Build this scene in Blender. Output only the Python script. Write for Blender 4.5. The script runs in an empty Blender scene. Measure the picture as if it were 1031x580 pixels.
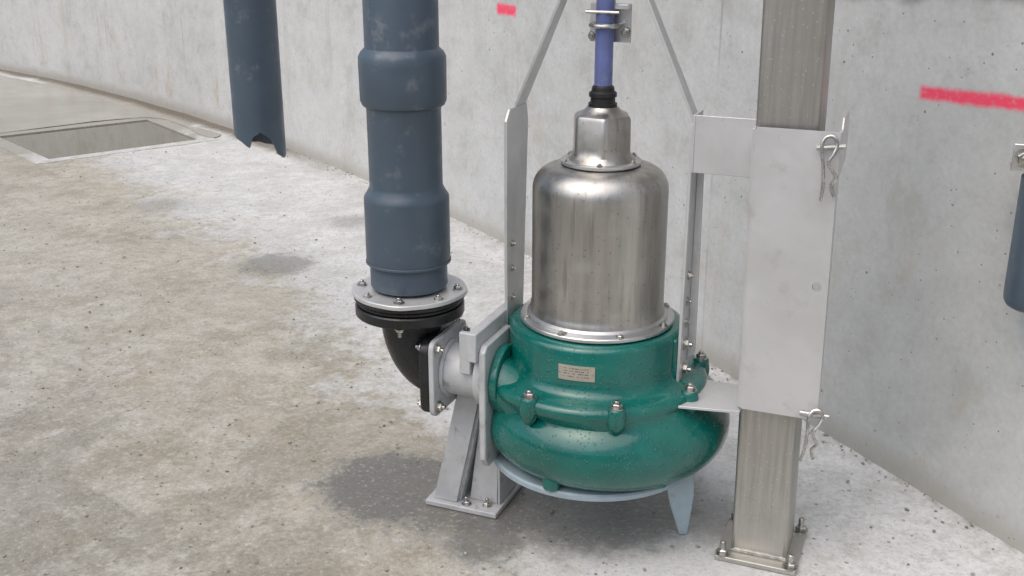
import bpy, math, random
import numpy as np
from mathutils import Vector, Matrix, noise as mnoise
random.seed(4)
R=math.radians
scene=bpy.context.scene
scene.view_settings.view_transform='Standard'
scene.view_settings.look='None'
scene.view_settings.exposure=0
# ------------------------------------------------------------ node helpers
class NT:
    def __init__(s,name):
        s.m=bpy.data.materials.new(name); s.m.use_nodes=True
        s.t=s.m.node_tree; s.n=s.t.nodes; s.l=s.t.links
        s.b=s.n['Principled BSDF']
    def new(s,ty,**kw):
        n=s.n.new(ty)
        for k,v in kw.items(): setattr(n,k,v)
        return n
    def put(s,sock,v):
        if isinstance(v,bpy.types.NodeSocket): s.l.new(v,sock)
        else:
            if isinstance(v,(tuple,list)) and len(v)==3 and sock.type=='RGBA': v=(*v,1)
            sock.default_value=v
    def set(s,name,v): s.put(s.b.inputs[name],v)
    def math(s,op,a,b=0.0,c=None,clamp=False):
        n=s.new('ShaderNodeMath',operation=op); n.use_clamp=clamp
        s.put(n.inputs[0],a); s.put(n.inputs[1],b)
        if c is not None: s.put(n.inputs[2],c)
        return n.outputs[0]
    def mix(s,f,a,b,mode='MIX'):
        n=s.new('ShaderNodeMix',data_type='RGBA',blend_type=mode)
        s.put(n.inputs[0],f); s.put(n.inputs[6],a); s.put(n.inputs[7],b)
        return n.outputs[2]
    def ss(s,v,a,b,lo=0.0,hi=1.0):
        n=s.new('ShaderNodeMapRange',interpolation_type='SMOOTHSTEP')
        s.put(n.inputs[0],v); s.put(n.inputs[1],a); s.put(n.inputs[2],b); s.put(n.inputs[3],lo); s.put(n.inputs[4],hi)
        return n.outputs[0]
    def noise(s,vec,scale,detail=4,rough=.55,dist=0.0):
        n=s.new('ShaderNodeTexNoise'); s.put(n.inputs['Vector'],vec)
        n.inputs['Scale'].default_value=scale; n.inputs['Detail'].default_value=min(detail,5)
        n.inputs['Roughness'].default_value=rough; n.inputs['Distortion'].default_value=dist
        return n.outputs[0]
    def vor(s,vec,scale):
        n=s.new('ShaderNodeTexVoronoi'); s.put(n.inputs['Vector'],vec); n.inputs['Scale'].default_value=scale
        return n
    def mapping(s,vec,scale):
        n=s.new('ShaderNodeMapping'); s.put(n.inputs[0],vec); n.inputs['Scale'].default_value=scale
        return n.outputs[0]
    def bump(s,h,strength=.3,dist=.01,normal=None):
        n=s.new('ShaderNodeBump'); s.put(n.inputs['Height'],h)
        n.inputs['Strength'].default_value=strength; n.inputs['Distance'].default_value=dist
        if normal is not None: s.put(n.inputs['Normal'],normal)
        return n.outputs[0]
    def pos(s): return s.new('ShaderNodeNewGeometry').outputs['Position']
    def xyz(s,v):
        n=s.new('ShaderNodeSeparateXYZ'); s.put(n.inputs[0],v); return n.outputs

def simple(name,col,rough=.5,metal=0.0,var=.15,scale=12,bump=.0,bscale=200,dirt=None,rvar=.1,spec=None):
    g=NT(name); p=g.pos()
    n=g.noise(p,scale,5,.6)
    c2=tuple(c*(1-var) for c in col); c1=tuple(min(1,c*(1+var)) for c in col)
    f=g.ss(n,.3,.7)
    c=g.mix(f,c2,c1)
    if dirt:
        dn=g.noise(p,scale*2.3,5,.75)
        c=g.mix(g.ss(dn,dirt[1],dirt[1]+.18,0,dirt[2]),c,dirt[0])
    g.set('Base Color',c); g.set('Metallic',metal)
    g.set('Roughness',g.ss(g.noise(p,scale*3,4,.7),.3,.7,max(.03,rough-rvar),rough+rvar))
    if bump: g.set('Normal',g.bump(g.noise(p,bscale,3),bump,.002))
    if spec is not None: g.set('Specular IOR Level',spec)
    return g.m

M={}
M['pvc']=simple('pvc_slate',(.066,.094,.124),.40,0,.10,5,.05,60,dirt=((.26,.27,.27),.55,.42),rvar=.08)
M['black']=simple('cast_black',(.010,.011,.012),.33,0,.3,20,.12,160,dirt=((.1,.1,.09),.62,.3))
M['rubber']=simple('black_rubber',(.012,.012,.013),.5,0,.2,20,.05)
M['steel']=simple('stainless_sheet',(.60,.60,.59),.36,.9,.10,9,.05,150,dirt=((.38,.37,.34),.6,.4))
M['bolt']=simple('bolt_steel',(.48,.47,.44),.30,1,.25,60,.0,dirt=((.16,.13,.1),.56,.6))
M['galv']=simple('grey_coated_casting',(.49,.50,.505),.48,.15,.10,14,.15,180,dirt=((.22,.21,.18),.54,.65))
M['plate']=simple('dull_steel_plate',(.60,.60,.595),.42,.45,.07,5,.05,120,dirt=((.40,.39,.36),.54,.45))
M['basegrey']=simple('blue_grey_casting',(.33,.41,.45),.4,.0,.12,14,.15,150,dirt=((.25,.24,.2),.54,.55))
M['cable']=simple('cable_jacket',(.12,.15,.33),.35,0,.15,8,.03,dirt=((.35,.38,.52),.53,.45))
M['name']=simple('name_plate',(.50,.46,.39),.4,.5,.08,60)
M['ink']=simple('engraved_ink',(.12,.11,.10),.6,0,.1)
# green enamel with droplets
g=NT('green_enamel'); p=g.pos()
n=g.noise(p,8,5,.6); c=g.mix(g.ss(n,.3,.7),(.0,.095,.076),(.001,.142,.115))
dn=g.noise(p,50,5,.75)
c=g.mix(g.ss(dn,.58,.74,0,.32),c,(.15,.22,.19))
v=g.vor(p,120); v2=g.vor(p,62)
dr=g.math('MULTIPLY',g.ss(v.outputs[0],.14,.3,1,0),g.math('MULTIPLY',g.ss(g.noise(p,11,3),.40,.55),g.math('GREATER_THAN',g.xyz(v.outputs['Color'])[0],.35)))
dr2=g.math('MULTIPLY',g.ss(v2.outputs[0],.10,.2,1,0),g.math('GREATER_THAN',g.xyz(v2.outputs['Color'])[0],.62))
h=g.math('ADD',dr,g.math('MULTIPLY',dr2,1.6))
c=g.mix(g.math('MULTIPLY',g.math('MAXIMUM',dr,dr2),.22),c,(.20,.42,.35))
g.set('Base Color',c)
g.set('Roughness',g.ss(g.noise(p,25,4,.7),.3,.7,.12,.30))
b0=g.bump(g.noise(p,90,3),.14,.003)
g.set('Normal',g.bump(h,.8,.003,b0)); g.set('Coat Weight',.5); g.set('Coat Roughness',.08)
M['green']=g.m
# brushed stainless shell with wet spots
g=NT('stainless_shell'); p=g.pos()
st=g.noise(g.mapping(p,(6,6,.6)),3,5,.6)
br=g.noise(g.mapping(p,(3,3,160)),4,3,.6)
bl=g.noise(p,7,5,.65)
c=g.mix(g.ss(st,.3,.7),(.36,.345,.315),(.56,.54,.50))
c=g.mix(g.ss(bl,.45,.7,0,.45),c,(.66,.64,.60))
sp=g.vor(p,70); spm=g.math('MULTIPLY',g.ss(sp.outputs[0],.08,.2,1,0),g.math('GREATER_THAN',g.xyz(sp.outputs['Color'])[0],.4))
c=g.mix(g.math('MULTIPLY',spm,.55),c,(.20,.18,.15))
dp=g.noise(g.mapping(p,(26,26,1.5)),3,4,.65)
c=g.mix(g.ss(dp,.54,.70,0,.5),c,(.26,.235,.20))
g.set('Base Color',c); g.set('Metallic',1.0)
g.set('Roughness',g.ss(bl,.3,.7,.28,.46))
hh=g.math('ADD',g.math('MULTIPLY',br,.25),spm)
g.set('Normal',g.bump(hh,.2,.001)); M['shell']=g.m
# post steel
g=NT('post_steel'); p=g.pos()
st=g.noise(g.mapping(p,(30,30,1.2)),3,5,.65); bl=g.noise(p,4,5,.65)
c=g.mix(g.ss(st,.3,.7),(.35,.34,.31),(.46,.45,.415))
c=g.mix(g.ss(bl,.45,.7,0,.5),c,(.30,.28,.24))
sp=g.vor(p,90); c=g.mix(g.math('MULTIPLY',g.ss(sp.outputs[0],.1,.22,1,0),.35),c,(.7,.69,.66))
lowd=g.ss(g.math('ADD',g.xyz(p)[2],g.math('MULTIPLY',g.noise(p,14,5),-.2)),.10,-.08)
c=g.mix(g.math('MULTIPLY',lowd,.6),c,(.55,.54,.50))
g.set('Base Color',c); g.set('Metallic',.85); g.set('Roughness',g.ss(bl,.3,.7,.33,.5)); g.set('Normal',g.bump(st,.1,.001))
M['post']=g.m

# ------------------------------------------------------------ mesh helpers
PX,PY,A=.195,2.35,R(-22)
FP=Matrix.Translation((PX,PY,0))@Matrix.Rotation(A,4,'Z')
FW=Matrix.Identity(4)
def lean(v): return Vector((v.x-.0149*v.z,v.y,v.z))
def group(name,x,y,z=0,frame=FP):
    e=bpy.data.objects.new(name,None); e.empty_display_size=.1
    e.location=frame@Vector((x,y,z))
    scene.collection.objects.link(e); return e
import bmesh
def add(name,vf,mat,parent=None,frame=FP,bevel=0,ang=35,doLean=False,sub=0,smooth=True,recalc=True):
    vs,fs=vf
    vs=[frame@Vector(v) for v in vs]
    if doLean: vs=[lean(v) for v in vs]
    if parent is not None:
        o=Vector(parent.location); vs=[v-o for v in vs]
    me=bpy.data.meshes.new(name); me.from_pydata([tuple(v) for v in vs],[],fs); me.update()
    if recalc:
        bm=bmesh.new(); bm.from_mesh(me); bmesh.ops.recalc_face_normals(bm,faces=bm.faces); bm.to_mesh(me); bm.free()
    ob=bpy.data.objects.new(name,me); scene.collection.objects.link(ob)
    if parent is not None: ob.parent=parent
    me.materials.append(M[mat] if isinstance(mat,str) else mat)
    if smooth:
        for f in me.polygons: f.use_smooth=True
        me.set_sharp_from_angle(angle=R(ang))
    if bevel:
        b=ob.modifiers.new('bev','BEVEL'); b.width=bevel; b.segments=2; b.limit_method='ANGLE'; b.angle_limit=R(40)
    return ob
def merge(*vfs):
    V=[];F=[]
    for vs,fs in vfs:
        o=len(V); V+=[tuple(v) for v in vs]; F+=[tuple(i+o for i in f) for f in fs]
    return V,F
def box(x0,x1,y0,y1,z0,z1):
    v=[(x,y,z) for z in(z0,z1) for y in(y0,y1) for x in(x0,x1)]
    f=[(0,2,3,1),(4,5,7,6),(0,1,5,4),(1,3,7,5),(3,2,6,7),(2,0,4,6)]
    return v,f
def prism(poly,a0,a1,axis='y'):
    n=len(poly); v=[]
    for a in(a0,a1):
        for p in poly:
            v.append({'y':(p[0],a,p[1]),'x':(a,p[0],p[1]),'z':(p[0],p[1],a)}[axis])
    f=[tuple(range(n)),tuple(range(2*n-1,n-1,-1))]
    for i in range(n): j=(i+1)%n; f.append((i,j,n+j,n+i))
    return v,f
def lathe(prof,n=64,c=(0,0),rf=None,caps=(False,False)):
    v=[];f=[]
    for k,p in enumerate(prof):
        for i in range(n):
            th=2*math.pi*i/n
            r=p[0] if rf is None else rf(k,p,th)
            v.append((c[0]+r*math.cos(th),c[1]+r*math.sin(th),p[1]))
    m=len(prof)
    for k in range(m-1):
        for i in range(n):
            j=(i+1)%n; f.append((k*n+i,k*n+j,(k+1)*n+j,(k+1)*n+i))
    if caps[0]: f.append(tuple(range(n)))
    if caps[1]: f.append(tuple((m-1)*n+i for i in range(n)))
    return v,f
def ring(r0,r1,z0,z1,n=64,c=(0,0),b=.002):
    return lathe([(r0,z0),(r1-b,z0),(r1,z0+b),(r1,z1-b),(r1-b,z1),(r0,z1),(r0,z0)],n,c)
def orient(vf,loc,axis):
    q=Vector((0,0,1)).rotation_difference(Vector(axis).normalized()).to_matrix()
    L=Vector(loc); return [tuple(q@Vector(v)+L) for v in vf[0]],vf[1]
def hexbolt(loc,axis=(0,0,1),r=.011,h=.009,stud=.006):
    a=lathe([(0.001,0),(r*1.35,0),(r*1.35,.0022),(.001,.0022)],16)
    rot=random.random()
    pr=[(r,.0022),(r,h*.85),(r*.82,h)]
    v=[];f=[]
    for p in pr:
        for i in range(6):
            t=rot+i*math.pi/3; v.append((p[0]*math.cos(t),p[0]*math.sin(t),p[1]))
    for k in range(2):
        for i in range(6): j=(i+1)%6; f.append((k*6+i,k*6+j,k*6+6+j,k*6+6+i))
    f.append(tuple(12+i for i in range(6)))
    s=lathe([(r*.52,h*.9),(r*.52,h+stud-.001),(r*.42,h+stud),(.0005,h+stud)],12)
    return orient(merge(a,(v,f),s),loc,axis)
def tube(path,rad,n=14,cap=True):
    P=[Vector(p) for p in path]; v=[];f=[]
    T=(P[1]-P[0]).normalized(); up=Vector((0,0,1)) if abs(T.z)<.9 else Vector((1,0,0))
    N=T.cross(up).normalized()
    for k,p in enumerate(P):
        if k==0:t=(P[1]-P[0])
        elif k==len(P)-1:t=P[-1]-P[-2]
        else:t=P[k+1]-P[k-1]
        t.normalize(); N=(N-t*N.dot(t)).normalized(); B=t.cross(N)
        r=rad[k] if isinstance(rad,(list,tuple)) else rad
        for i in range(n):
            a=2*math.pi*i/n; v.append(tuple(p+(N*math.cos(a)+B*math.sin(a))*r))
    for k in range(len(P)-1):
        for i in range(n): j=(i+1)%n; f.append((k*n+i,k*n+j,(k+1)*n+j,(k+1)*n+i))
    if cap: f.append(tuple(range(n))); f.append(tuple((len(P)-1)*n+i for i in range(n)))
    return v,f
def smooth(pts,k=6,closed=False):
    P=[Vector(p) for p in pts]; out=[]; n=len(P)
    rng=range(n) if closed else range(n-1)
    for i in rng:
        if closed: p0,p1,p2,p3=P[i-1],P[i],P[(i+1)%n],P[(i+2)%n]
        else: p0,p1,p2,p3=P[max(i-1,0)],P[i],P[i+1],P[min(i+2,n-1)]
        for s in range(k):
            t=s/k
            out.append(.5*((2*p1)+(p2-p0)*t+(2*p0-5*p1+4*p2-p3)*t*t+(3*p1-p0-3*p2+p3)*t**3))
    if not closed: out.append(P[-1])
    return out
# ------------------------------------------------------------ concrete wall
wp=[(1.166,2.162),(.581,3.395),(-.024,4.61),(-.90,5.98),(-1.87,7.29),(-3.2,8.82),(-4.68,10.2),(-7.5,12.2),(-11,13.2),(-15,12),(-18,8),(-18.5,2),(-16,-4),(-11,-7.5),(-5,-8.2),(0,-6.8),(2.2,-4),(2.5,-1.2),(1.95,.5)]
W=smooth([(a,b,0) for a,b in wp],12,True)
Wn=np.array([(p.x,p.y) for p in W])
s=0;S=[0]
for i in range(1,len(W)+1):
    s+=(W[i%len(W)]-W[i-1]).length; S.append(s)
H=2.7
zs=[-.05,0,.05,.1,.3,.6,.9,1.2,1.6,2.2,H]
v=[];f=[];uv=[]
N=len(W)
def outn(i):
    t=(W[(i+1)%N]-W[i-1]).normalized(); return Vector((t.y,-t.x,0))
for i in range(N+1):
    p=W[i%N]; o=outn(i%N)
    for z in zs: v.append((p.x,p.y,z)); uv.append((S[i],z))
    q=p+o*.3
    v.append((q.x,q.y,H)); uv.append((S[i],H+.3)); v.append((q.x,q.y,-.05)); uv.append((S[i],H+3))
m=len(zs)+2
for i in range(N):
    for k in range(m-1): f.append((i*m+k,(i+1)*m+k,(i+1)*m+k+1,i*m+k+1))
g=NT('concrete_wall')
uvn=g.new('ShaderNodeUVMap'); uvn.uv_map='UVMap'; U=uvn.outputs[0]; x,y,_=g.xyz(U)
big=g.noise(U,.9,5,.6,.4); mid=g.noise(U,5,5,.7); fine=g.noise(U,60,5,.7); m2=g.noise(U,14,5,.75)
c=g.mix(g.ss(big,.3,.7),(.52,.53,.51),(.60,.605,.59))
c=g.mix(g.ss(mid,.35,.68,0,.6),c,(.67,.67,.655))
c=g.mix(g.ss(mid,.47,.30,0,.55),c,(.42,.42,.38))
c=g.mix(g.ss(m2,.50,.66,0,.35),c,(.44,.435,.40))
c=g.mix(g.ss(m2,.46,.32,0,.30),c,(.72,.72,.70))
c=g.mix(g.ss(fine,.35,.7,0,.25),c,(.36,.355,.33))
stv=g.noise(g.mapping(U,(7,.7,1)),1.0,5,.65)
c=g.mix(g.ss(stv,.53,.73,0,.4),c,(.44,.42,.36))
# formwork joints
jx=g.math('ABSOLUTE',g.math('SUBTRACT',g.math('FRACT',g.math('DIVIDE',g.math('ADD',x,.75),1.35)),.5))
jm=g.ss(jx,.0,.006,1,0)
jm=g.math('MULTIPLY',jm,g.ss(g.noise(U,3,3),.35,.6))
c=g.mix(g.math('MULTIPLY',jm,.5),c,(.25,.24,.22))
# rust stains
rs=g.noise(g.mapping(U,(3.2,1.6,1)),1.6,5,.75)
c=g.mix(g.math('MULTIPLY',g.ss(rs,.54,.70,0,.6),g.ss(y,.85,.2)),c,(.47,.38,.25))
low=g.ss(g.math('ADD',y,g.math('MULTIPLY',mid,-.12)),-.05,.03,1,0)
c=g.mix(g.math('MULTIPLY',low,.6),c,(.35,.32,.26))
pl=g.ss(g.math('ADD',y,g.math('MULTIPLY',g.noise(U,4,5),.16)),1.255,1.29)
c=g.mix(g.math('MULTIPLY',g.math('MULTIPLY',pl,g.ss(x,1.2,.5)),.7),c,(.16,.14,.12))
db=g.math('MULTIPLY',g.ss(g.math('ADD',y,g.math('MULTIPLY',g.noise(U,3,5),.2)),1.13,1.07),g.ss(x,1.5,.7))
c=g.mix(g.math('MULTIPLY',db,.20),c,(.36,.38,.36))
# pin holes
vh=g.vor(U,24); vsel=g.math('GREATER_THAN',g.xyz(vh.outputs['Color'])[0],.70)
ph=g.math('MULTIPLY',g.ss(vh.outputs[0],.05,.11,1,0),vsel)
vh2=g.vor(U,70); ph2=g.math('MULTIPLY',g.ss(vh2.outputs[0],.08,.2,1,0),g.math('GREATER_THAN',g.xyz(vh2.outputs['Color'])[0],.84))
ph=g.math('MULTIPLY',g.math('MAXIMUM',ph,ph2),g.ss(g.noise(U,2,3),.36,.52))
c=g.mix(g.math('MULTIPLY',ph,.85),c,(.13,.12,.10))
# red spray marks (level marks sprayed on the wall)
nz=g.math('MULTIPLY',g.math('SUBTRACT',g.noise(U,22,5,.7),.5),.02)
def mark(x0,x1,zc,hw,slope=0.0):
    dy=g.math('ABSOLUTE',g.math('ADD',g.math('SUBTRACT',g.math('ADD',y,g.math('MULTIPLY',x,slope)),zc),nz))
    a=g.ss(dy,hw*.45,hw*1.45,1,0)
    xx=g.math('ADD',x,nz)
    b=g.math('MULTIPLY',g.ss(xx,x0-.01,x0+.012),g.ss(xx,x1-.012,x1+.01,1,0))
    return g.math('MULTIPLY',a,b)
tot=S[-1]
mk=g.math('MAXIMUM',mark(-.2,.475,1.003,.0155,.055),mark(2.64,2.80,1.000,.022))
mk=g.math('MAXIMUM',mk,mark(tot-.5,tot+.2,1.003,.0155))
c=g.mix(g.math('MULTIPLY',mk,g.ss(fine,.25,.5,.65,1)),c,(.95,.08,.15))
g.set('Base Color',c)
g.set('Roughness',g.ss(mid,.3,.7,.6,.85))
hh=g.math('ADD',g.math('MULTIPLY',fine,.4),g.math('MULTIPLY',ph,-1.4)); hh=g.math('ADD',hh,g.math('MULTIPLY',mid,.9)); hh=g.math('ADD',hh,g.math('MULTIPLY',jm,-.6))
g.set('Normal',g.bump(hh,.45,.004))
M['wall']=g.m
wall=add('concrete_wall',(v,f),'wall',None,FW,ang=40)
ul=wall.data.uv_layers.new(name='UVMap')
for lp in wall.data.loops: ul.data[lp.index].uv=uv[lp.vertex_index]
# ------------------------------------------------------------ floor
def arr(lo,hi,st,ext):
    a=list(np.arange(lo,hi,st))
    d=st; x=a[0]; L=[]
    while x>-ext: d*=1.35; x-=d; L.append(x)
    x=a[-1]; d=st; Rr=[]
    while x<ext: d*=1.35; x+=d; Rr.append(x)
    return L[::-1]+a+Rr
xs=arr(-5,2.0,.05,250); ys=arr(1.2,10,.05,250)
X,Y=np.meshgrid(xs,ys); pts=np.stack([X.ravel(),Y.ravel()],1)
D=np.full(len(pts),1e9)
for i in range(N):
    a=Wn[i]; b=Wn[(i+1)%N]; ab=b-a; t=np.clip(((pts-a)@ab)/(ab@ab),0,1)
    d=np.hypot(*(pts-(a+t[:,None]*ab)).T); D=np.minimum(D,d)
pit=[Vector(q) for q in((-3.35,7.05,0),(-2.74,6.36,0),(-2.02,6.95,0),(-2.57,7.66,0))]  # ccw
def inside(px,py,mrg):
    for i in range(4):
        a,b=pit[i],pit[(i+1)%4]; e=(b-a).normalized()
        if e.x*(py-a.y)-e.y*(px-a.x)<mrg: return False
    return True
v=[]
for (px,py),d in zip(pts,D):
    z=0.0
    if d<12 and -6<px<3 and 0<py<11:
        z=.004*mnoise.noise(Vector((px*1.6,py*1.6,0)))+.0015*mnoise.noise(Vector((px*7,py*7,3)))-.004
    v.append((px,py,z))
nx=len(xs); f=[]
for j in range(len(ys)-1):
    for i in range(nx-1):
        mx,my=(xs[i]+xs[i+1])/2,(ys[j]+ys[j+1])/2
        if -4<mx<-1.5 and 6<my<8 and inside(mx,my,-.03): continue
        f.append((j*nx+i,j*nx+i+1,(j+1)*nx+i+1,(j+1)*nx+i))
def floormat(name,attr):
    g=NT(name); p=g.pos(); x,y,_=g.xyz(p)
    if attr:
        at=g.new('ShaderNodeAttribute'); at.attribute_name='walldist'; wd=at.outputs['Fac']
    else: wd=.9
    big=g.noise(p,.8,5,.6,.5); mid=g.noise(p,3.5,5,.7,.3); fin=g.noise(p,16,5,.8); gr=g.noise(p,85,3,.75)
    lim=g.math('ADD',wd,g.math('MULTIPLY',g.math('SUBTRACT',mid,.5),1.4)); lim=g.math('ADD',lim,g.math('MULTIPLY',g.math('SUBTRACT',fin,.5),.7)); lim=g.math('ADD',lim,g.math('MULTIPLY',g.math('SUBTRACT',big,.5),.7))
    tanm=g.ss(lim,.82,1.2)
    light=g.mix(g.ss(mid,.3,.7),(.50,.50,.48),(.66,.66,.65))
    light=g.mix(g.ss(fin,.45,.65,0,.55),light,(.42,.41,.385))
    tan=g.mix(g.ss(mid,.34,.62),(.325,.295,.23),(.46,.435,.365))
    tan=g.mix(g.ss(big,.42,.62,0,.6),tan,(.47,.445,.38))
    tan=g.mix(g.ss(fin,.47,.62,0,.45),tan,(.27,.24,.18))
    tan=g.mix(g.ss(fin,.46,.34,0,.4),tan,(.57,.55,.49))
    c=g.mix(tanm,light,tan)
    om=g.noise(p,2.1,5,.75,1.2); c=g.mix(g.math('MULTIPLY',g.ss(om,.52,.68,0,.4),tanm),c,(.40,.325,.21))
    def spot(cx,cy,r,soft,amt=1.0,n=mid,k=.8):
        d=g.math('SQRT',g.math('ADD',g.math('POWER',g.math('SUBTRACT',x,cx),2),g.math('POWER',g.math('SUBTRACT',y,cy),2)))
        d=g.math('ADD',d,g.math('MULTIPLY',g.math('SUBTRACT',n,.5),k*r))
        return g.ss(d,r,r-soft,0,amt)
    wet=spot(-3.6,7.9,1.75,.3,.75)
    c=g.mix(wet,c,(.30,.28,.225))
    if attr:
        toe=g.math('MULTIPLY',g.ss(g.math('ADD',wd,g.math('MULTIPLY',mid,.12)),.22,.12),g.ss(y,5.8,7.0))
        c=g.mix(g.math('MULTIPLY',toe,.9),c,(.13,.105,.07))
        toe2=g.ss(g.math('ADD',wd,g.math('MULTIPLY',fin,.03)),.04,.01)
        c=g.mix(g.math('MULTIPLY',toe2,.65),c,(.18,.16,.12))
    halo=spot(.30,2.22,.52,.30,.7,fin,.9); c=g.mix(halo,c,g.mix(gr,(.50,.50,.49),(.70,.70,.69)))
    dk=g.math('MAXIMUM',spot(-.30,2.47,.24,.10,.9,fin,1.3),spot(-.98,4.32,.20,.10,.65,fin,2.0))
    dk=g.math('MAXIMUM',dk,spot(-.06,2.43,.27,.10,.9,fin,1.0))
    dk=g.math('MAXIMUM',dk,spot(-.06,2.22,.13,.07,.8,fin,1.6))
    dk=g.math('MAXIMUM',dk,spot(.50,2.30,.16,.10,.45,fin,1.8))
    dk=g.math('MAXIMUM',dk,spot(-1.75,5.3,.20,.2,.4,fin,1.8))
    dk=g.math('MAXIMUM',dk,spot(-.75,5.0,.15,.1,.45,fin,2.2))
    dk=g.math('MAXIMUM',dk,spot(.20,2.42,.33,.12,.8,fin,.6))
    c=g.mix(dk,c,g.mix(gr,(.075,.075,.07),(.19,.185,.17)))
    wf=g.math('MULTIPLY',g.math('MULTIPLY',g.ss(g.noise(p,1.5,5,.75,.8),.48,.58),tanm),g.ss(y,4.4,3.0))
    c=g.mix(g.math('MULTIPLY',wf,.42),c,(.21,.185,.13))
    vv=g.vor(p,38); sel=g.math('GREATER_THAN',g.xyz(vv.outputs['Color'])[0],.76)
    pt=g.math('MULTIPLY',g.ss(vv.outputs[0],.06,.2,1,0),sel)
    vv2=g.vor(p,13); pit2=g.math('MULTIPLY',g.ss(vv2.outputs[0],.03,.09,1,0),g.math('GREATER_THAN',g.xyz(vv2.outputs['Color'])[1],.6))
    pt=g.math('MAXIMUM',pt,pit2)
    c=g.mix(g.math('MULTIPLY',pt,.65),c,(.13,.12,.10))
    c=g.mix(g.ss(gr,.45,.68,0,.42),c,g.mix(.55,c,(.08,.07,.05)))
    c=g.mix(g.ss(gr,.45,.3,0,.3),c,(.74,.73,.70))
    g.set('Base Color',c)
    wetr=g.math('MULTIPLY',g.ss(om,.40,.56),tanm)
    r=g.math('SUBTRACT',.68,g.math('MULTIPLY',wetr,.25)); r=g.math('SUBTRACT',r,g.math('MULTIPLY',dk,.40)); r=g.math('SUBTRACT',r,g.math('MULTIPLY',wet,.2)); r=g.math('SUBTRACT',r,g.math('MULTIPLY',wf,.38))
    g.put(g.b.inputs['Roughness'],g.math('MAXIMUM',r,.13))
    hh=g.math('ADD',g.math('MULTIPLY',fin,1.4),g.math('MULTIPLY',pt,-.8)); hh=g.math('ADD',hh,g.math('MULTIPLY',mid,1.5)); hh=g.math('ADD',hh,g.math('MULTIPLY',gr,.45))
    g.set('Normal',g.bump(hh,.55,.006))
    return g.m
M['floor']=floormat('concrete_floor',True); M['coping']=floormat('concrete_coping',False)
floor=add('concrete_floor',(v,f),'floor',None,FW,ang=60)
ly=floor.data.attributes.new('walldist','FLOAT','POINT'); ly.data.foreach_set('value',D.astype(np.float32))
# puddle + sump
g=NT('muddy_water'); p=g.pos(); n=g.noise(p,1.3,5,.6)
g.set('Base Color',g.mix(g.ss(n,.35,.65),(.30,.285,.235),(.40,.385,.33))); g.set('Roughness',.07)
g.set('Normal',g.bump(g.noise(p,6,2),.05,.01)); M['water']=g.m
g=NT('sump_water'); g.set('Base Color',(.13,.118,.085)); g.set('Roughness',.02); g.set('IOR',1.6); g.set('Normal',g.bump(g.noise(g.pos(),5,2),.03,.01)); M['sump']=g.m
SP=group('sump_pit',-2.66,7.04,0,FW)
ctr=sum(pit,Vector())/4
V=[];F=[]
for i in range(4):
    a,b=pit[i],pit[(i+1)%4]; ao=a+(a-ctr).normalized()*.14; bo=b+(b-ctr).normalized()*.14
    o=len(V)
    V+=[(a.x,a.y,-.35),(b.x,b.y,-.35),(b.x,b.y,-.003),(a.x,a.y,-.003),(ao.x,ao.y,-.001),(bo.x,bo.y,-.001),(ao.x,ao.y,-.02),(bo.x,bo.y,-.02)]
    F+=[(o,o+1,o+2,o+3),(o+3,o+2,o+5,o+4),(o+4,o+5,o+7,o+6)]
add('pit_walls',(V,F),'coping',SP,FW,smooth=False,recalc=False)
add('pit_water',([(q.x,q.y,-.010) for q in pit],[(0,1,2,3)]),'sump',SP,FW,smooth=False)
shore=smooth([(-1.92,7.12,0),(-2.0,7.03,0),(-2.59,7.72,0),(-3.42,7.09,0),(-3.55,6.9,0),(-4.4,7.1,0),(-6,8.0,0),(-7.5,9.8,0),(-6.6,11.2,0),(-5.0,10.2,0),(-3.5,8.85,0),(-2.75,8.0,0),(-2.2,7.4,0)],8,True)
shore=[(q.x+.02*mnoise.noise(Vector((q.x*5,q.y*5,1))),q.y+.02*mnoise.noise(Vector((q.x*5,q.y*5,7))),.0012) for q in shore]
add('puddle',(shore,[tuple(range(len(shore)))]),'water',None,FW,smooth=False)
# pebbles
ico=[(0,0,-1),(.72,-.53,-.45),(-.28,-.85,-.45),(-.89,0,-.45),(-.28,.85,-.45),(.72,.53,-.45),(.28,-.85,.45),(-.72,-.53,.45),(-.72,.53,.45),(.28,.85,.45),(.89,0,.45),(0,0,1)]
icf=[(0,1,2),(1,0,5),(0,2,3),(0,3,4),(0,4,5),(1,5,10),(2,1,6),(3,2,7),(4,3,8),(5,4,9),(1,10,6),(2,6,7),(3,7,8),(4,8,9),(5,9,10),(6,10,11),(7,6,11),(8,7,11),(9,8,11),(10,9,11)]
V=[];F=[]
def peb(px,py,r):
    o=len(V); a=random.random()*6.28
    sx,sy,sz=r*random.uniform(.7,1.3),r*random.uniform(.6,1),r*random.uniform(.4,.7)
    for q in ico:
        k=random.uniform(.8,1.15); X_=q[0]*sx*k; Y_=q[1]*sy*k
        V.append((px+X_*math.cos(a)-Y_*math.sin(a),py+X_*math.sin(a)+Y_*math.cos(a),q[2]*sz*k+sz*.3-.003))
    F.extend(tuple(i+o for i in t) for t in icf)
for _ in range(1900):
    py=1.6+random.random()**1.5*5; px=random.uniform(-3.2,1.2)
    if px>1.166-.474*(py-2.162)-.03: continue
    peb(px,py,random.choice([.0015,.002,.003,.003,.004,.006]))
for _ in range(320):
    i=random.choice([k for k in range(0,50)]); t=random.random(); q=W[i].lerp(W[i+1],t); o=outn(i); d=abs(random.gauss(.01,.03))+.004
    peb(q.x-o.x*d,q.y-o.y*d,random.choice([.002,.003,.005]))
add('pebbles',(V,F),simple('pebble_stone',(.28,.26,.22),.8,0,.4,60),None,FW)

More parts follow.
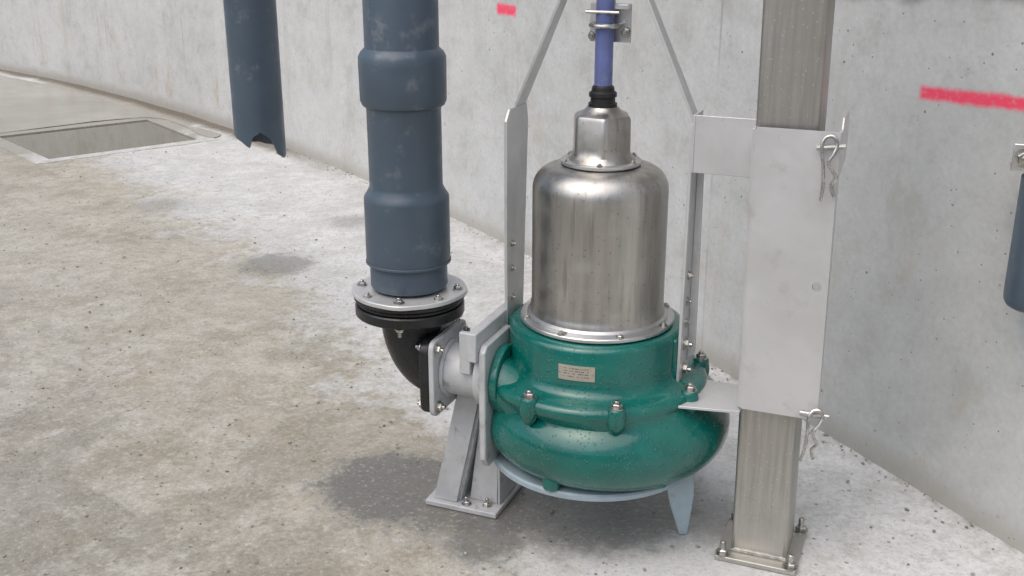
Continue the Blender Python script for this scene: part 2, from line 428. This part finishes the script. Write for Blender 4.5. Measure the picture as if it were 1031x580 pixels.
# ------------------------------------------------------------ pump
P=group('submersible_pump',0,0)
def Ro(th): return .289+.027*math.cos(th-R(22))
prof=[(.14,.500),(.186,.500),(.196,.496),(.200,.488),(.200,.422),(.202,.408),(.207,.396),(.217,.389),(.232,.385),(.246,.382),(.254,.377),(.257,.369),(.257,.362),(.254,.354)]
alph=[56,48,38,28,18,8,0,-10,-20,-32,-45,-58,-70,-82]
prof2=prof+[(None,.262+.086*math.sin(R(a)),a) for a in alph]+[(.215,.1765),(.10,.1765)]
def rf(k,p,th):
    if p[0] is None:
        o=Ro(th); return o-.085+.085*math.cos(R(p[2]))
    return p[0]
add('volute_casing',lathe(prof2,128,(0,0),rf,(False,True)),'green',P,ang=50)
add('discharge_neck',tube(smooth([(.03,-.17,.27),(-.08,-.155,.30),(-.14,-.14,.34),(-.195,-.135,.37)],5),.060,28),'green',P)
add('neck_flange',prism([(-.125+.078*math.cos(t),.372+.078*math.sin(t)) for t in [2*math.pi*i/32 for i in range(32)]],-.1875,-.168,'x'),'green',P,bevel=.003)
boss=[];bl=[]
for i in range(8):
    t=R(-107+45*i); r=.246; x,y=r*math.cos(t),r*math.sin(t)
    pp=[(.0005,.3885),(.016,.3885),(.0185,.386),(.0195,.376),(.0215,.362),(.021,.350),(.017,.338),(.008,.325)]
    boss.append(lathe(pp,24,(x*1.02,y*1.02)))
    bl.append(hexbolt((x*1.02,y*1.02,.3885),(0,0,1),.0118,.011,.006))
add('casing_bosses',merge(*boss),'green',P,ang=60)
lb=[]
for i in range(6):
    t=R(-95+60*i); r=.238; x,y=r*math.cos(t),r*math.sin(t)
    lb.append(lathe([(.0005,.178),(.018,.178),(.020,.182),(.020,.196),(.016,.210)],18,(x,y)))
add('lower_bosses',merge(*lb),'green',P)
add('bracket_lug_right',prism([(.15,-.06),(.235,-.055),(.245,-.02),(.245,.03),(.15,.05)],.335,.362,'z'),'green',P,bevel=.005)
add('bracket_pad',merge(box(.185,.2015,-.05,.05,.38,.49),box(-.2015,-.185,-.05,.05,.38,.49)),'green',P,bevel=.004)
add('base_ring',lathe([(.10,.158),(.240,.158),(.246,.162),(.246,.172),(.242,.176),(.1,.176)],72),'basegrey',P)
feet=[]
for t in (-9,85,178):
    c_,s_=math.cos(R(t)),math.sin(R(t))
    pl=[(-.036,.16),(.034,.16),(.036,.10),(.026,.0),(.006,.0),(-.022,.09)]
    vv_,ff_=prism(pl,-.005,.005,'y')
    q=Matrix.Translation((c_*.222,s_*.222,0))@Matrix.Rotation(R(t+38),4,'Z')
    feet.append(([tuple(q@Vector(a)) for a in vv_],ff_))
add('feet',merge(*feet),'basegrey',P,bevel=.002)
# shell
add('shell_flange',merge(ring(.13,.176,.503,.513,80),lathe([(.153,.513),(.160,.513),(.160,.518),(.1535,.523)],80)),'steel',P)
sh=[(.1535,.512),(.1535,.53),(.151,.534),(.150,.55),(.150,.805)]
for a in range(10,91,8): sh.append((.150-.052+.052*math.cos(R(a)),.805+.052*math.sin(R(a))))
sh+=[(.092,.8585),(.05,.861),(.0005,.861)]
add('motor_shell',lathe(sh,96),'shell',P)
add('cap_flange',lathe([(.05,.861),(.087,.861),(.089,.863),(.089,.868),(.086,.870),(.06,.870)],64),'steel',P)
def hexr(r,th,k):
    t=(th+R(8))%(math.pi/3)-math.pi/6
    h=r*.93/math.cos(t); h=min(h,r*1.04)
    return r*(1-k)+h*k
def hx(k,p,th): return hexr(p[0],th,p[2])
cp=[(.076,.870,0),(.072,.875,0),(.067,.882,.3),(.065,.892,.9),(.0645,.900,1),(.0635,.960,1),(.060,.967,1),(.051,.9715,.8),(.046,.973,0),(.038,.979,0),(.033,.985,0),(.001,.985,0)]
add('cable_entry_cap',lathe(cp,96,(0,0),hx),'shell',P,ang=28)
b2=[]
for i in range(8):
    t=R(-100+45*i); b2.append(hexbolt((.167*math.cos(t),.167*math.sin(t),.513),(0,0,1),.0065,.006,.0025))
for i in range(6):
    t=R(-75+60*i); b2.append(hexbolt((.081*math.cos(t),.081*math.sin(t),.870),(0,0,1),.005,.005,.002))
add('casing_bolts',merge(*(bl+b2)),'bolt',P)
add('cable_gland',lathe([(.031,.984),(.031,.992),(.027,.994),(.0265,1.004),(.030,1.006),(.030,1.014),(.025,1.018),(.024,1.026),(.020,1.030),(.0005,1.03)],28),'rubber',P)
add('power_cable',tube(smooth([(0,0,1.02),(.0,.0,1.12),(.001,-.001,1.3),(.0,.004,1.6),(.0,.01,2.2),(0,.0,2.9)],5),.0195,20),'cable',P)
add('clamp_plate',merge(box(-.040,.050,.024,.030,1.118,1.198),box(.018,.05,.0,.0235,1.188,1.198)),'steel',P,bevel=.001)
ub=lambda z:tube(smooth([(-.03,.045,z),(-.03,.0,z),(-.021,-.020,z),(0,-.027,z),(.021,-.020,z),(.03,.0,z),(.03,.045,z)],5),.0050,10)
add('clamp_u_bolt',merge(ub(1.155),tube([(-.036,-.018,1.183),(.036,-.018,1.183)],.004,8),hexbolt((.04,.0235,1.14),(0,-1,0),.009,.008),hexbolt((-.033,.0235,1.13),(0,-1,0),.008,.008)),'bolt',P)
add('clamp_hanger',box(-.012,.012,.031,.037,1.14,1.40),'steel',P,bevel=.001)
def strap(sx):
    o=sx*.202; th=sx*.007
    if sx<0: low=[(-.045,.365),(.045,.365),(.060,.62),(.080,.93),(.070,.970),(-.030,.970),(-.050,.945),(-.050,.62)]
    else: low=[(-.050,.365),(.045,.365),(.042,.62),(.034,.93),(.026,.965),(-.026,.965),(-.036,.90),(-.042,.62)]
    a=prism(low,o,o+th,'x')
    z0,z1=(.9655,1.345) if sx>0 else (.9705,1.345); x0,x1=o,sx*.03
    v=[]
    ya=(-.016,.028) if sx>0 else (.005,.066)
    dx=x1-x0; dz=z1-z0; L=math.hypot(dx,dz); nx_,nz_=dz/L*.006*sx,-dx/L*.006*sx
    for (xx,zz,sc) in((x0,z0,1),(x1,z1,0)):
        for yy in ya:
            yy=yy if sc else (-.018 if yy==ya[0] else .018)
            v.append((xx,yy,zz)); v.append((xx+nx_,yy,zz+nz_))
    f=[(0,1,3,2),(4,6,7,5),(0,2,6,4),(1,5,7,3),(0,4,5,1),(2,3,7,6)]
    lip=prism([(o+th*1.05,.42),(o+th*1.05+sx*.018,.44),(o+th*1.05+sx*.014,.86),(o+th*1.05,.87)],.018,.024,'y')
    return a,(v,f),lip
a,b_,l_=strap(-1); a2,b3,l2=strap(1)
add('side_strap_left',merge(a),'plate',P,bevel=.0012); add('side_strap_right',merge(a2,l2),'plate',P,bevel=.0012)
add('lifting_bail',merge(b_,b3,box(-.034,.034,-.022,.022,1.345,1.353)),'plate',P,bevel=.001)
add('lifting_ring',tube(smooth([(.03*math.cos(t),0,1.385+.03*math.sin(t)) for t in [i*math.pi/4 for i in range(9)]],3),.006,10),'bolt',P)
sb=[]
for z in(.41,.47):
    sb.append(hexbolt((.2095,-.012,z),(1,0,0),.011,.010,.008)); sb.append(hexbolt((-.2095,-.01,z),(-1,0,0),.011,.010,.008))
for z in(.53,.60,.66): sb.append(hexbolt((-.2015,-.02,z),(1,0,0),.006,.006,.003))
for z in(.885,.955): sb.append(hexbolt((.2175,-.022,z),(1,0,0),.0105,.010,.010))
for z in(.52,.57,.63): sb.append(hexbolt((.2095,-.01,z),(1,0,0),.008,.007,.003))
add('strap_bolts',merge(*sb),'bolt',P)
def arcplate(r,t0,t1,z0,z1,n=10,th=.0015):
    v=[];f=[]
    for i in range(n+1):
        t=R(t0+(t1-t0)*i/n)
        for rr,z in((r,z0),(r,z1),(r+th,z1),(r+th,z0)): v.append((rr*math.cos(t),rr*math.sin(t),z))
    for i in range(n):
        for k in range(4): f.append((i*4+k,i*4+(k+1)%4,i*4+4+(k+1)%4,i*4+4+k))
    f+=[(0,1,2,3),(n*4+3,n*4+2,n*4+1,n*4)]
    return v,f
add('name_plate',arcplate(.2003,-96,-73,.426,.460),'name',P)
ml=[]
for k,z in enumerate((.4525,.4465,.4405,.434)):
    a0=-92.5
    while a0<-77:
        w_=random.choice([.6,1.0,1.6,2.2]); ml.append(arcplate(.2018,a0,a0+w_,z,z+.002,3,.0003)); a0+=w_+random.choice([.5,.8,2.0])
add('name_plate_lettering',merge(*ml),'ink',P)
add('name_plate_rivets',merge(*[orient(lathe([(.0025,0),(.002,.001),(.0003,.0015)],10),(.2018*math.cos(R(t)),.2018*math.sin(R(t)),z),(math.cos(R(t)),math.sin(R(t)),0)) for t in(-94.8,-74.2) for z in(.443,)]),'bolt',P)
add('coupling_flange',prism([(-.215,.20),(-.195,.175),(-.06,.175),(-.045,.20),(-.045,.46),(-.06,.475),(-.20,.475),(-.215,.46)],-.204,-.188,'x'),'galv',P,bevel=.003)
add('coupling_claw',merge(box(-.228,-.2045,-.225,.04,.440,.508),box(-.255,-.228,-.205,-.19,.40,.50)),'galv',P,bevel=.003)

# ------------------------------------------------------------ discharge elbow + stand
cx,cy=-.41,-.135
E=group('discharge_elbow',cx,cy)
pth=[]
for i in range(0,15):
    t=math.pi/2*i/14; pth.append((cx+.075*(1-math.cos(t)),cy,.500-.120*math.sin(t)))
add('elbow_body',tube([(cx,cy,.53)]+pth+[(-.325,cy,.38)],.069,32),'black',E)
def ridge(z0,z1,r): return ring(.05,r,z0,z1,64,(cx,cy),.003)
add('elbow_top_flange',merge(ridge(.505,.530,.126),ridge(.5305,.541,.120),ridge(.5415,.552,.128)),'black',E)
def sq(y0,z0,h,ch,k=4):
    pts=[]
    for qx,qz,a0 in((1,1,0),(-1,1,90),(-1,-1,180),(1,-1,270)):
        for j in range(k+1):
            a=R(a0+90*j/k); pts.append((y0+qx*(h-ch)+ch*math.cos(a),z0+qz*(h-ch)+ch*math.sin(a)))
    return pts
add('elbow_side_flange',prism(sq(cy,.38,.092,.035),-.345,-.322,'x'),'black',E,bevel=.003)
eb=[]
for sy in(-1,1):
    for sz in(-1,1):
        eb.append(hexbolt((-.3085,cy+sy*.070,.38+sz*.070),(1,0,0),.0105,.010,.007))
        eb.append(hexbolt((-.3455,cy+sy*.070,.38+sz*.070),(-1,0,0),.0105,.010,.006))
for i in range(4):
    t=R(-75+90*i); x,y=cx+.112*math.cos(t),cy+.112*math.sin(t)
    eb.append(hexbolt((x,y,.5635),(0,0,1),.0090,.008,.005)); eb.append(hexbolt((x,y,.504),(0,0,-1),.0090,.009,.012))
for a in(-120,-28):
    t=R(a); eb.append(hexbolt((cx+.112*math.cos(t),cy+.112*math.sin(t),.5635),(0,0,1),.0075,.007,.004))
add('flange_bolts',merge(*eb),'bolt',E)
Sd=group('coupling_pedestal',-.29,-.135)
add('pedestal_flange',prism(sq(cy,.38,.092,.02),-.3215,-.309,'x'),'galv',Sd,bevel=.002)
def cyl_x(x0,x1,r,n=40): return orient(lathe([(r,0),(r,x1-x0)],n,caps=(True,True)),(x0,cy,.38),(1,0,0))
add('pedestal_neck',merge(cyl_x(-.31,-.206,.060),cyl_x(-.222,-.2055,.074),cyl_x(-.308,-.300,.068)),'galv',Sd)
dy=.035; dx=.03
def sh_(poly): return [(a+dx,b) for a,b in poly]
add('front_leg',prism(sh_([(-.325,.345),(-.268,.345),(-.340,.012),(-.402,.012)]),-.150+dy,-.138+dy,'y'),'galv',Sd,bevel=.002)
add('front_leg_fold',prism(sh_([(-.268,.345),(-.262,.345),(-.334,.012),(-.340,.012)]),-.1375+dy,-.05+dy,'y'),'galv',Sd,bevel=.001)
add('rear_web',prism(sh_([(-.31,.34),(-.262,.34),(-.275,.012),(-.395,.012)]),-.02+dy,-.01+dy,'y'),'galv',Sd,bevel=.002)
add('gusset',prism(sh_([(-.288,.24),(-.250,.30),(-.238,.30),(-.245,.012),(-.318,.012)]),-.120+dy,-.110+dy,'y'),'galv',Sd,bevel=.002)
add('gusset_side',prism([(-.085,.33),(.0,.33),(.03,.012),(-.085,.012)],-.2135,-.2075,'x'),'galv',Sd,bevel=.002)
add('floor_plate',box(-.388,-.20,-.13,.06,-.002,.0115),'galv',Sd,bevel=.002)
add('anchor_bolts',merge(*[hexbolt((x,y,.0115),(0,0,1),.009,.009,.012) for x,y in((-.372,-.06),(-.285,-.112),(-.235,-.10),(-.33,.035),(-.23,.03))]),'bolt',Sd)
# ------------------------------------------------------------ pvc riser
V_=group('pvc_riser_pipe',cx,cy)
pr=[(.080,2.9),(.080,1.108),(.0805,1.106),(.089,1.098),(.0945,1.088),(.0950,1.07),(.0945,1.045),(.094,.995),(.090,.985),(.083,.980),(.0815,.975),(.0815,.808),(.0825,.802),(.089,.790),(.0945,.782),(.0955,.775),(.0955,.640),(.0945,.634),(.086,.633),(.0855,.631),(.086,.620),(.088,.612),(.088,.575),(.086,.571)]
add('riser_tube',lathe(pr,64,(cx,cy)),'pvc',V_,ang=30)
add('weld_ring',ring(.084,.097,.628,.634,64,(cx,cy),.001),'pvc',V_)
fl=[]
n=64
for i in range(n):
    t=2*math.pi*i/n; k=1+.035*max(0,math.cos(4*(t+R(75))))**2-.01
    fl.append((cx+.131*math.cos(t)*k,cy+.131*math.sin(t)*k))
add('backing_flange',prism(fl,.5525,.5633,'z'),'plate',V_,bevel=.002)
# ------------------------------------------------------------ guide post
G=group('steel_guide_post',.41,0)
def rrect(x0,x1,y0,y1,r,k=4):
    pts=[]
    for X_,Y_,a0 in((x1-r,y1-r,0),(x0+r,y1-r,90),(x0+r,y0+r,180),(x1-r,y0+r,270)):
        for j in range(k+1): a=R(a0+90*j/k); pts.append((X_+r*math.cos(a),Y_+r*math.sin(a)))
    return pts
add('post_tube',prism(rrect(.353,.476,-.066,.056,.009),.011,2.9,'z'),'post',G,doLean=True,ang=30)
add('base_plate',box(.325,.503,-.105,.09,-.002,.010),'post',G,bevel=.002)
add('weld_bead',tube([(.353,-.069,.013),(.476,-.069,.013)],.004,8),'bolt',G)
add('base_anchors',merge(*[hexbolt((x,y,.010),(0,0,1),.013,.012,.020) for x in(.339,.489) for y in(-.09,.075)]),'bolt',G)
# ------------------------------------------------------------ sliding bracket
B=group('guide_bracket',.42,-.08)
def plate_hole(x0,x1,z0,z1,y0,y1,hxc,hzc,r,n=24):
    v=[];f=[]
    def rc(t):
        c_,s_=math.cos(t),math.sin(t); best=1e9
        for d,lim in((c_,(x1-hxc) if c_>0 else (x0-hxc)),(s_,(z1-hzc) if s_>0 else (z0-hzc))):
            if abs(d)>1e-6: best=min(best,lim/d)
        return hxc+c_*best,hzc+s_*best
    T=[2*math.pi*i/n for i in range(n)]+[math.atan2(b-hzc,a-hxc)%(2*math.pi) for a in(x0,x1) for b in(z0,z1)]
    T=sorted(T); n=len(T)
    for t in T:
        ox,oz=rc(t); ix,iz=hxc+r*math.cos(t),hzc+r*math.sin(t)
        v+=[(ox,y0,oz),(ix,y0,iz),(ix,y1,iz),(ox,y1,oz)]
    for i in range(n):
        j=(i+1)%n
        for k in range(4): f.append((i*4+k,j*4+k,j*4+(k+1)%4,i*4+(k+1)%4))
    return v,f
add('front_plate',plate_hole(.360,.520,.372,.980,-.088,-.083,.498,.665,.0095),'plate',B,doLean=True)
add('side_plates',merge(prism([(-.0825,.374),(.065,.374),(.065,.976),(-.0825,.976)],.3515,.3555,'x'),
    prism([(-.0825,.374),(-.045,.385),(-.045,.88),(.06,.90),(.07,.93),(.07,.99),(.06,.998),(-.02,.998),(-.03,.976),(-.0825,.976)],.515,.5195,'x')),'plate',B,doLean=True,bevel=.001)
add('left_return',box(.3555,.3598,-.0865,-.0830,.374,.976),'plate',B,doLean=True)
add('upper_arm',merge(box(.2152,.3510,-.052,-.046,.868,.988),box(.2100,.2150,-.052,.02,.868,.988)),'plate',B,bevel=.001)
add('lower_arm',prism([(.172,-.085),(.205,-.125),(.355,-.098),(.355,.04),(.215,.045),(.172,-.03)],.3625,.3685,'z'),'plate',B,bevel=.001)
add('arm_bolts',merge(hexbolt((.195,-.085,.3685),(0,0,1),.0125,.012,.006),hexbolt((.225,-.05,.3685),(0,0,1),.010,.010,.005)),'bolt',B)
def rclip(ox,oy,oz,sc=1,tilt=0,lat=1):
    pts=[(-.010,-.085),(-.006,-.055),(-.007,-.02),(-.010,.008),(-.004,.022),(.008,.024),(.015,.012),(.010,-.004),(.002,-.018),(.008,-.032),(.014,-.045),(.006,-.060),(.012,-.078)]
    q=[]
    for i,(a,b) in enumerate(pts):
        ca,sa=math.cos(tilt),math.sin(tilt); a,b=a*sc,b*sc
        q.append((ox+lat*(a*ca-b*sa),oy-.006*math.sin(i),oz+a*sa+b*ca))
    return tube(smooth(q,5),.0034,8)
add('hitch_pin_clips',merge(rclip(.500,-.102,.945,1.15,.05),rclip(.515,-.106,.375,1.1,-.10),
   tube([(.478,-.096,.950),(.532,-.096,.956)],.0055,10),tube([(.485,-.097,.388),(.545,-.097,.388)],.0055,10)),'bolt',B,doLean=True)
# ------------------------------------------------------------ cut hanging pipe: front torn away at lower right
Hp=group('cut_hanging_pipe',-.815,3.5,0,FW)
n=144;v=[];f=[]
hx_,hy_=-.815,3.5
def botz(t):
    d=math.degrees(t)%360          # 270 faces the camera side, 0 right, 180 left
    K=[(0,.632),(35,.640),(90,.655),(130,.665),(180,.712),(225,.695),(258,.672),(264,.700),(285,.722),(312,.690),(328,.640),(345,.628),(360,.632)]
    for (a,za),(b,zb) in zip(K,K[1:]):
        if a<=d<=b: return za+(zb-za)*(d-a)/(b-a)+.0015*math.sin(11*t)
for i in range(n):
    t=2*math.pi*i/n; c_,s_=math.cos(t),math.sin(t); b=botz(t)
    for r_,z in((.080,2.9),(.080,1.0),(.080,b),(.0725,b+.002),(.0725,1.0),(.0725,2.9)): v.append((hx_+r_*c_,hy_+r_*s_,z))
for i in range(n):
    j=(i+1)%n
    for k in range(6): f.append((i*6+k,j*6+k,j*6+(k+1)%6,i*6+(k+1)%6))
add('pipe_tube',(v,f),'pvc',Hp,FW,ang=30)
# ------------------------------------------------------------ wall pipe at right edge
FQ=Matrix.Translation((1.097,2.178,0))@Matrix.Rotation(math.atan2(.9,-.44),4,'Z')
Q=group('wall_mounted_pipe',0,0,0,FQ)
add('pipe_tube',merge(lathe([(.0005,.582),(.035,.584),(.047,.591),(.053,.602),(.054,.615),(.054,.868),(.045,.870),(.045,.84)],40)),'pvc',Q,FQ)
FB=Matrix.Translation((1.088,2.155,0))@Matrix.Rotation(R(-22),4,'Z')
add('wall_bracket',merge(box(-.078,.12,-.006,.0,.882,.938),box(-.078,.12,.0005,.06,.882,.888)),'steel',Q,FB,bevel=.002)
add('bracket_bolt',merge(hexbolt((-.055,-.006,.910),(0,-1,0),.015,.012,.008),hexbolt((.05,-.006,.910),(0,-1,0),.015,.012,.008)),'bolt',Q,FB)

# ------------------------------------------------------------ light
w=bpy.data.worlds.new('World'); scene.world=w; w.use_nodes=True
sk=w.node_tree.nodes.new('ShaderNodeTexSky'); sk.sky_type='NISHITA'; sk.sun_disc=False
sd=Vector((-.45,-.45,1.1)).normalized()
sk.sun_elevation=math.asin(sd.z); sk.sun_rotation=math.atan2(sd.x,sd.y)
sk.dust_density=4; sk.air_density=1.0; sk.ozone_density=1.3
bg=w.node_tree.nodes['Background']; w.node_tree.links.new(sk.outputs[0],bg.inputs[0]); bg.inputs[1].default_value=.15
L=bpy.data.lights.new('sun','SUN'); L.energy=1.5; L.angle=R(80); L.color=(1,.985,.96)
lo=bpy.data.objects.new('sun',L); lo.rotation_euler=(-sd).to_track_quat('-Z','Y').to_euler(); lo.location=(-3,-3,6); scene.collection.objects.link(lo)
# ------------------------------------------------------------ camera
cam=bpy.data.cameras.new('camera'); cam.sensor_width=36; cam.lens=1100/1031*36; cam.clip_end=1000; cam.clip_start=.05
co=bpy.data.objects.new('camera',cam); co.location=(0,0,1.38); co.rotation_euler=(R(90-19),0,0); scene.collection.objects.link(co); scene.camera=co
